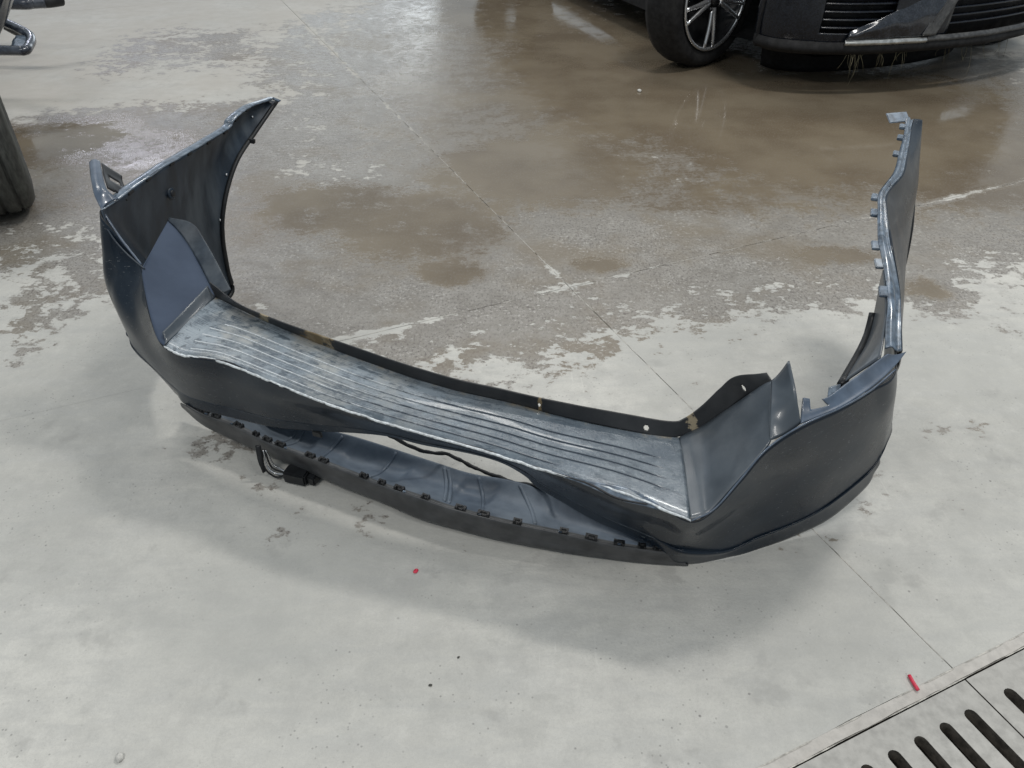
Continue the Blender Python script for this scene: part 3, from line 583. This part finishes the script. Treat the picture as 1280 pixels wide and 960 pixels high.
# flange strips along the top of the wings
LT = [Vector(p) for p in Cv['lwing_top']]
loft('wing_flange', [[p+Vector((.003, 0, -.001)) for p in LT], [p+Vector((-.010, 0, .003))*min(1, i*.5) for i, p in enumerate(LT)], [p+Vector((-.022, .002, .001))*min(1, i*.5) for i, p in enumerate(LT)]], 140, 6, M['rail'], bumper, .003, 0, wob(.0015, 14))
ri, ro = [Vector(p) for p in Cv['rw_in']], [Vector(p) for p in Cv['rw_out']]
loft('wing_flange', [ri, [p.lerp(q, .35)+Vector((0, 0, .006)) for p, q in zip(ri, ro)], [p.lerp(q, .7)-Vector((0, 0, .002)) for p, q in zip(ri, ro)], ro], 140, 14, M['rail'], bumper, .003, 0, wob(.0015, 14))
def clip(name, p, d, sx, sy, sz, m, par):
    return box(name, p, sx, sy, sz, m, par, Vector(d).to_track_quat('X', 'Z').to_matrix(), .0015)
RI = samp(ri, 60); LTs = samp(LT, 80)
for i in (15, 20, 23, 29, 34, 47, 51, 55):
    clip('clip_tab', RI[i]+Vector((-.006, 0, -.003)), RI[i+1]-RI[i-1], .026, .016, .007, M['rail'], bumper)
for i in (18, 25, 33, 40, 47, 54, 66, 71):
    clip('clip_tab', LTs[i]+Vector((.001, 0, -.004)), LTs[i+1]-LTs[i-1], .022, .008, .007, M['black'], bumper)
# tips and arch tabs
tipR = RI[-1]; box('mounting_tab', tipR+Vector((-.018, .008, .004)), .056, .034, .004, M['rail'], bumper, Matrix.Rotation(R(28), 3, 'X') @ Matrix.Rotation(R(6), 3, 'Z'), .0015)
tl = LTs[-1]; clip('mounting_tab', tl+Vector((.008, -.004, -.003)), (1, -.3, -.3), .03, .014, .004, M['rail'], bumper)
AR = samp(Cv['lwing_arch'], 90)
tube('arch_return', [p+Vector((.004, 0, 0)) for p in AR[30:]], .007, M['black'], bumper, 8)
clip('arch_tab', AR[78]+Vector((.012, .002, .0)), (1, 0, -.2), .02, .014, .012, M['black'], bumper)
tube('arch_return', samp(Cv['rw_arch'], 60), .005, M['black'], bumper, 8)
def disc(name, p, nrm, r, m, par, h=.003):
    o = lathe(name, [(0, -h), (r*.8, -h), (r, -h*.4), (r, 0)], 14, m, None)
    o.data.transform(Matrix.Translation(p) @ Vector((0, -1, 0)).rotation_difference(Vector(nrm)).to_matrix().to_4x4()); o.parent = par
    o.matrix_parent_inverse = Matrix.Translation(par.location).inverted(); return o
RW = [[Vector(q) for q in r] for r in lw]
for u, v in ((.93, .6), (.74, .85), (.60, .93)):
    disc('screw', surf(RW, u, v)+Vector((.004, 0, 0)), (1, -.2, .1), .004, M['metal'], bumper)
disc('boss', surf(RW, .36, .16)+Vector((.004, 0, 0)), (1, -.2, .1), .016, M['inner'], bumper, .005)
disc('boss', surf(RW, .36, .16)+Vector((.008, -.001, 0)), (1, -.2, .1), .009, M['black'], bumper, .004)
# bracket behind the left ledge
LA, LB = samp(Cv['lledge_b'], 24), samp(LT[:3], 24)
loft('ledge_bracket', two([p+Vector((.002, .002, -.004)) for p in LA[::6]+[LA[-1]]], [p+Vector((.03, .02, -.045)) for p in LA[::6]+[LA[-1]]]), 30, 12, M['black'], bumper, .003, 0, wob(.003, 18), keep=lambda u, v: u < .55 and not (.2 < u < .32 and .3 < v < .8) and not (.5 < u < .62 and .35 < v < .7))
# opening flange running up the left wall to a rounded top
lf = [Vector(p) for p in Cv['lwall_front']]
loft('pad_flange', two([p+Vector((0, 0, .001)) for p in lf], [p+Vector((.035, .012, .012)) for p in lf[:-1]]+[lf[-1]+Vector((.004, .004, .006))]), 50, 10, M['inner'], bumper, .003, 0, wob(.001, 12))
# torn lip of the pad: ragged pale edge
RT = samp(Cv['pad_rear'], 260); Vt, Fc = [], []
for i, p in enumerate(RT):
    u = i/259
    wdt = .0022+.0022*max(0, noise.noise(Vector((u*55, 2, 0))))+(.004 if .02 < u < .12 else 0)*abs(noise.noise(Vector((u*140, 0, 0))))
    y = noise.noise(Vector((u*40, 0, 1)))*.0022+noise.noise(Vector((u*220, 4, 1)))*.0012
    q = p+Vector((.3*y, y+.0005, -.0022)); Vt += [q+Vector((0, .5*wdt, .0012)), q+Vector((0, -wdt, .001)), q+Vector((0, -wdt*.8, -.003)), q+Vector((0, .001, -.004))]
for i in range(259):
    for j in range(3): Fc.append((i*4+j, i*4+j+1, (i+1)*4+j+1, (i+1)*4+j))
mesh('torn_edge', Vt, Fc, M['torn'], bumper)
loft('bent_strip', [Cv['bent_a'], Cv['bent_b']], 60, 8, M['rail'], bumper, .002, 0, wob(.0015, 25))
loft('bent_strip', [Cv['tab_a'], Cv['tab_b']], 8, 5, M['rail'], bumper, .002, 0)
# ------------------------------------------------------------------ lower valance and diffuser
lip = loft('lower_lip', [[tuple(Vector(p)+Vector((.003, .012, -.003))) for p in Cv['lip_top']], Cv['lip_top'], Cv['lip_mid'], Cv['lip_bottom'], [tuple(Vector(p)+Vector((.005, .05, .004))) for p in Cv['lip_bottom']]], 200, 30, M['lip'], bumper, .003, 0, wob(.002, 8))
DF = [[Vector(p) for p in Cv[k]] for k in ('dif_near', 'dif_mid', 'dif_far')]
steps = [.13, .27, .36, .50, .62, .70, .80]
def dif_disp(u, v, p):
    h = 0
    for k, s in enumerate(steps): h += (.012 if k % 2 else -.012)*(1/(1+math.exp(-(u-s-.03*(v-.5))*260)))
    return Vector((0, 0, h*math.sin(math.pi*min(1, v*1.1))+.0008*noise.noise(p*8)))
dif = loft('diffuser_panel', DF, 220, 30, M['dif'], bumper, .003, 0, dif_disp)
for s in (.19, .21, .31, .44, .585, .595, .67, .76):
    pts = []
    for i in range(16):
        v = .12+.82*i/15; u = s+.035*(v-.5)*(1 if s < .5 else -1.2)+.01*math.sin(v*3)
        p = surf(DF, u, v); pts.append(p+dif_disp(u, v, p)+Vector((0, 0, .001)))
    t = tube('stiffening_rib', pts, .005, M['dif'], None, 8, flat=.7); t.parent = dif
# retaining clips on the lip
def hook(name, p, d, L, m, par):
    bm = bmesh.new()
    for cx, cz, sx, sy, sz in ((0, 0, L, .012, .003), (-L*.38, .004, L*.24, .011, .008), (L*.38, .004, L*.24, .011, .008), (0, .009, L*.5, .004, .005)):
        g = bmesh.ops.create_cube(bm, size=1)['verts']; bmesh.ops.scale(bm, vec=(sx, sy, sz), verts=g); bmesh.ops.translate(bm, vec=(cx, 0, cz), verts=g)
    bmesh.ops.transform(bm, matrix=Matrix.Translation(p) @ Vector(d).to_track_quat('X', 'Z').to_matrix().to_4x4(), verts=bm.verts)
    me = bpy.data.meshes.new(name); bm.to_mesh(me); bm.free(); return link(name, me, m, par, False)
LP = samp([Vector(p) for p in Cv['lip_top']], 120)
for i in (5, 9, 13, 20, 25, 28, 31, 38, 42, 52, 56, 60, 66, 74, 79, 85, 92, 97, 103, 109, 113):
    d = LP[i+1]-LP[i-1]
    hook('retaining_clip', LP[i]+Vector((.002, .006, .002)), d, random.uniform(.014, .026), M['black'], bumper)
for i in (11, 19, 33, 62, 79, 92, 104):
    d = LP[i+1]-LP[i-1]
    clip('clip_spring', LP[i]+Vector((-.006, .003, .007)), d, .009, .006, .003, M['rail'], bumper)
# wiring: a thin loom across the opening and a hanging plug under the lip
loom = samp(Cv['cable'], 60)
tube('wiring_loom', [p+Vector((0, noise.noise(p*30)*.006, noise.noise(p*25+Vector((4, 4, 4)))*.004)) for p in loom], .0045, M['black'], bumper, 7, taper=lambda t: 1+.5*noise.noise(Vector((t*30, 0, 0))))
box('wiring_plug', (-.508, 1.326, .019), .058, .036, .032, M['black'], bumper, Matrix.Rotation(R(-16), 3, 'Z'), .004)
box('wiring_plug', (-.468, 1.318, .017), .022, .028, .024, M['black'], bumper, Matrix.Rotation(R(-24), 3, 'Z'), .003)
for k in range(4):
    a = Vector((-.588+.003*k, 1.352, .075)); b = Vector((-.586+.005*k, 1.338+.005*k, .032)); c = Vector((-.565, 1.332+.006*k, .008+.006*k)); d = Vector((-.535, 1.33, .014+.004*k))
    tube('plug_wire', samp([a, b, c, d], 24), .0022, M['metal'] if k in (1, 3) else M['black'], bumper, 6)
tube('hanging_strap', samp([(-.594, 1.352, .09), (-.592, 1.34, .055), (-.588, 1.337, .02)], 12), .007, M['black'], bumper, 6, flat=.4)
# bent strip of the torn face, small tab on the skin's lower edge
box('clip_tab', (-.425, 1.277, .19), .024, .006, .016, M['black'], bumper, Matrix.Rotation(R(-20), 3, 'Z'), .002)
WORLD_PARTS = False

# ------------------------------------------------------------------ black car at the back
CA, CB = Vector((.36, -.933, 0)), Vector((.933, .36, 0))
car = empty('parked_car', (1.175, 4.83, 0)); car.scale = (1.12, 1.12, 1.12)
car.rotation_euler = (0, 0, math.atan2(CB.y, CB.x))          # local +X = across the car, local -Y = towards its nose
tag(car, 'dirty black parked car with silver-spoked wheel at the upper right', 'car')
def cl(a, b, z): return Vector((b, -a, z))
wheel = lathe('wheel', [(.325, .03), (.335, .05), (.336, .10), (.335, .17), (.325, .20), (.25, .205), (.235, .2), (.235, .045), (.245, .022), (.262, .012), (.30, .008), (.318, .016)], 72, M['rubber'], car, True)
wheel.location = (0, 0, .336); wheel.rotation_euler = (0, 0, R(19))
rim = lathe('rim', [(.245, .02), (.250, .008), (.238, .008), (.226, .022), (.222, .12), (.06, .14), (0, .14)], 72, M['dark_alloy'], wheel)
lathe('rim_edge', [(.249, .012), (.2505, .004), (.242, .002), (.234, .006), (.233, .014)], 72, M['alloy'], wheel)
for k in range(10):
    base = 2*math.pi*(k//2)/5-math.pi/2-.06; a = base+(.15 if k % 2 else -.15)
    r0, r1 = .045, .238
    a0 = base+(.12 if k % 2 else -.12)
    pts = [(r0*math.cos(a0), .022, r0*math.sin(a0)), (.14*math.cos((a+a0)/2), .012, .14*math.sin((a+a0)/2)), (r1*math.cos(a), .010, r1*math.sin(a))]
    tube('spoke', samp(pts, 8), .0125, M['alloy'], wheel, 6, taper=lambda t: 1.15-.35*t, up=(0, 1, 0), flat=.8)
lathe('hub_cap', [(0, .004), (.028, .006), (.034, .014), (.034, .05)], 24, M['dark_alloy'], wheel)
for k in range(5):
    a = 2*math.pi*k/5+.5; h = lathe('wheel_nut', [(0, .012), (.009, .013), (.011, .02), (.011, .05)], 8, M['dark_alloy'], wheel); h.location = (.055*math.cos(a), 0, .055*math.sin(a))
# body side with both arches
prof = [(.36, .19)]
for k in range(17):
    t = math.pi*k/16; prof.append((.375*math.cos(t), .345+.375*math.sin(t)))
prof += [(-.375, .15), (-2.35, .15)]
for k in range(17):
    t = math.pi*k/16; prof.append((-2.75+.375*math.cos(t), .345+.375*math.sin(t)))
prof += [(-3.12, .22), (-3.6, .35), (-3.7, .95), (-1.5, .93), (-.5, .90), (.25, .82), (.40, .62)]
for nm, bb in (('body_side', .0), ('body_side', 1.80)):
    o = mesh(nm, [cl(a, bb+(.02 if z > .6 else 0)*(1 if bb == 0 else -1), z) for a, z in prof], [tuple(range(len(prof)))], M['rubber'], car, False)
    s = o.modifiers.new('thickness', 'SOLIDIFY'); s.thickness = .02; s.offset = 0
plan = [(.34, .0), (.46, .03), (.56, .13), (.64, .28), (.69, .45), (.725, .65), (.74, .90), (.725, 1.15), (.69, 1.35), (.64, 1.52), (.56, 1.67), (.46, 1.77), (.34, 1.80)]
def ring(z, off): 
    r = []
    for a, b in plan:
        d = Vector((a+.6, b-.9)).normalized(); r.append(cl(a+d.x*off, b+d.y*off, z+.02))
    return r
loft('front_bumper', [ring(.215, -.01), ring(.27, .0), ring(.36, .004), ring(.48, 0), ring(.60, -.03), ring(.70, -.09)], 200, 50, M['carpaint'], car, .006, 0, keep=lambda u, v: not (.19 < u < .345 and .18 < v < .60) and not (.46 < u < .80 and .06 < v < .6))
loft('vent_back', [ring(.22, -.06), ring(.36, -.055), ring(.50, -.06)], 60, 4, M['rubber'], car, .004)
loft('lip_spoiler', [ring(.165, -.035), ring(.185, .008), ring(.205, .012), ring(.225, -.002)], 160, 10, M['rubber'], car, .006, 0, wob(.003, 9))
def part_ring(z, off, t0, t1, n=9):
    r = ring(z, off); return [ev(r, t0+(t1-t0)*i/(n-1)) for i in range(n)]
tag(loft('chrome_strip', [part_ring(.214, .012, 3.0, 5.1), part_ring(.226, .021, 3.0, 5.1), part_ring(.240, .010, 3.0, 5.1)], 80, 8, M['chrome'], car, .004, 0, wob(.002, 9)), 'bright chrome strip along the bumper corner')
loft('lower_strip', [part_ring(.216, .010, 5.12, 9.5), part_ring(.228, .017, 5.12, 9.5), part_ring(.242, .006, 5.12, 9.5)], 100, 8, M['strip'], car, .004, 0, wob(.003, 9))
for k in range(6):
    z = .275+.034*k
    loft('grille_slat', [part_ring(z, -.030, 2.3, 4.2), part_ring(z+.008, -.012, 2.3, 4.2), part_ring(z+.014, -.032, 2.3, 4.2)], 30, 4, M['carpaint'], car, .003, 0)
    loft('grille_slat', [part_ring(z, -.034, 5.5, 9.6), part_ring(z+.006, -.020, 5.5, 9.6), part_ring(z+.012, -.036, 5.5, 9.6)], 50, 4, M['carpaint'], car, .003, 0)
lowr, topr = part_ring(.243, .012, 3.0, 5.0), [ev(ring(.275+.022*i, .012-.002*i), 3.05+.30*i) for i in range(9)]
loft('corner_trim', [lowr, [a.lerp(b, .5)+Vector((-.006, -.014, 0)) for a, b in zip(lowr, topr)], topr], 60, 18, M['gloss'], car, .005, 0, wob(.007, 11))
loft('corner_strut', [part_ring(.246, .016, 4.95, 5.25, 4), [p+Vector((.05, 0, 0)) for p in part_ring(.36, .012, 4.95, 5.3, 4)], [p+Vector((.12, 0, 0)) for p in part_ring(.50, -.005, 4.95, 5.4, 4)]], 10, 20, M['strip'], car, .012, 0)
loft('under_car_blocker', [part_ring(-.012, -.40, .2, 11.8, 13), part_ring(.08, -.34, .2, 11.8, 13), part_ring(.20, -.20, .2, 11.8, 13)], 80, 8, M['rubber'], car, .004)  # added skirt, blocks light so the floor under the car stays black
hood = [[cl(.62, .25, .70), cl(.66, .6, .72), cl(.67, .9, .725), cl(.66, 1.2, .72), cl(.62, 1.55, .70)], [cl(.2, .03, .74), cl(.2, .5, .89), cl(.2, .9, .90), cl(.2, 1.3, .89), cl(.2, 1.77, .74)], [cl(-.6, .03, .80), cl(-.6, .5, .98), cl(-.6, .9, .99), cl(-.6, 1.3, .98), cl(-.6, 1.77, .80)]]
loft('hood', hood, 40, 24, M['carpaint'], car, .006)
cab = []
for a, z, i in ((-.5, .95, .12), (-1.25, 1.40, .28), (-2.4, 1.42, .28), (-3.4, 1.0, .14)):
    cab.append([cl(a, .03, .80), cl(a, i, (z+.93)/2+.05), cl(a, i+.15, z), cl(a, .9, z+.03), cl(a, 1.65-i, z), cl(a, 1.8-i, (z+.93)/2+.05), cl(a, 1.77, .80)])
loft('cabin', cab, 40, 30, M['glass'], car, .01)
mesh('underbody', [cl(.5, .25, .15), cl(.6, .9, .15), cl(.5, 1.55, .15), cl(-3.5, 1.6, .14), cl(-3.5, .2, .14), cl(-.5, .06, .13)], [(0, 1, 2, 3, 4, 5)], M['rubber'], car, False)
mesh('light_blocking_panel', [cl(.40, .03, .70), cl(.50, .25, .69), cl(.56, .9, .69), cl(.50, 1.55, .69), cl(.40, 1.77, .70), cl(-3.5, 1.77, .72), cl(-3.5, .03, .72)], [(0, 1, 2, 3, 4, 5, 6)], M['rubber'], car, False)  # unseen plate added inside the body, stops light leaking onto the floor
for s_ in (0, 1):
    bb = [1.79*s_+(1-2*s_)*q for q in (.0, .28, .03)]
    mesh('fender_top', [cl(.42, bb[0], .70), cl(.66, bb[1], .72), cl(.15, bb[1], .84), cl(.1, bb[2], .80)], [(0, 1, 2, 3)], M['carpaint'], car, False)
lathe_w = lathe('wheel', [(.325, -.03), (.336, -.10), (.325, -.20), (.235, -.2), (.235, -.045), (.262, -.012), (.318, -.016)], 40, M['rubber'], car, True); lathe_w.location = (1.80, 0, .336)
for x in (0, 1.6):
    o = lathe('wheel', [(.325, .03), (.336, .10), (.325, .20), (.05, .2), (.235, .045), (.262, .012), (.318, .016)], 40, M['rubber'], car, True); o.location = (x, 2.75, .336)
# straw caught under the car's lip
for k in range(34):
    b = random.choice((random.uniform(.30, .62), random.uniform(.8, 1.35))); i = b
    a = .60+.12*math.sin(math.pi*min(1, max(0, (b-.1)/1.6)))
    L = random.uniform(.03, .13)*(1.2 if k % 5 == 0 else .8)
    p0 = cl(a, b, .19); p1 = p0+Vector((random.uniform(-.03, .03), random.uniform(-.04, .02), -L)); 
    tube('straw', samp([p0, (p0+p1)/2+Vector((random.uniform(-.01, .01), random.uniform(-.01, .01), 0)), p1], 6), .0011, M['straw'], car, 4, taper=lambda t: 1-.6*t)

# ------------------------------------------------------------------ things at the left edge
tyre = lathe('loose_tyre', [(.17, .02), (.19, .0), (.25, -.012), (.31, .0), (.335, .022), (.342, .03), (.344, .05), (.336, .053), (.336, .060), (.346, .063), (.348, .11), (.338, .113), (.338, .121), (.348, .124), (.346, .165), (.336, .168), (.336, .176), (.344, .179), (.335, .205), (.31, .225), (.25, .235), (.19, .225), (.17, .205)], 80, M['dusty'], None, True)
tyre.data.transform(Matrix.Translation((0, -.11, 0))); tyre.location = (-2.0, 2.85, .348); tyre.rotation_euler = (0, 0, R(-58))
tag(tyre, 'dark dusty tyre standing at the left edge of the floor', 'tyre')
sb = empty('tube_step', (-2.6, 4.15, 0)); tag(sb, 'dark blue tubular steel step with a bent loop end at the upper left', 'step')
WORLD_PARTS = True
tube('loop_tube', samp(Cv['step_loop'], 60), .022, M['step'], sb, 8)
loft('tread_plate', [Cv['step_in'], Cv['step_out']], 12, 6, M['rail'], sb, .006, 0, wob(.003, 40))
loft('side_plate', [Cv['plate_up'], Cv['plate_low']], 12, 6, M['black'], sb, .008)
tube('upright_tube', samp(Cv['step_up'], 16), .027, M['step'], sb, 10)
tube('top_tube', samp(Cv['step_top'], 20), .034, M['step'], sb, 12)
tube('end_cap', samp(Cv['step_cap'], 8), .036, M['black'], sb, 12)
box('carrier_frame', (-3.45, 4.6, .42), .12, 1.6, .84, M['black'], sb, None, .01)
WORLD_PARTS = False

# ------------------------------------------------------------------ litter on the floor
def crumb(name, x, y, r, m, label, cat, seed, flat=.6, grp=None):
    bm = bmesh.new(); bmesh.ops.create_icosphere(bm, subdivisions=2, radius=1)
    for v in bm.verts:
        f = 1+.4*noise.noise(v.co*1.3+Vector((seed*3.1, 0, 0))); v.co = Vector((v.co.x*r*f, v.co.y*r*f*.75, v.co.z*r*flat*f))
    me = bpy.data.meshes.new(name); bm.to_mesh(me); bm.free()
    o = link(name, me, m, None); o.location = (x, y, r*flat*.75); o.rotation_euler = (0, 0, seed)
    tag(o, label, cat, grp); return o
st = tube('plastic_stick', samp([(-.015, 0, 0), (0, .001, .0005), (.015, 0, 0)], 6), .0034, M['red'], None, 10); st.location = (.737, .797, .004); st.rotation_euler = (0, 0, R(98))
tag(st, 'short red plastic stick on the floor near the drain', 'stick')
ch_ = crumb('plastic_chip', -.202, 1.056, .0065, M['red'], 'small red plastic chip on the floor in front of the bumper', 'chip', 1.1, .4)
crumb('pebble', -.665, .659, .0085, M['stone'], 'pale pebble at the bottom left of the floor', 'pebble', 2)
crumb('pebble', -.1497, .7936, .0036, M['dirt'], 'dark crumb at the bottom centre of the floor', 'pebble', 3)
crumb('pebble', -.1015, .8514, .0028, M['dirt'], 'dark crumb just above the bottom centre one', 'pebble', 4)
crumb('pebble', .70, 4.36, .014, M['stone'], 'pale pebble on the wet floor left of the car wheel', 'pebble', 5)
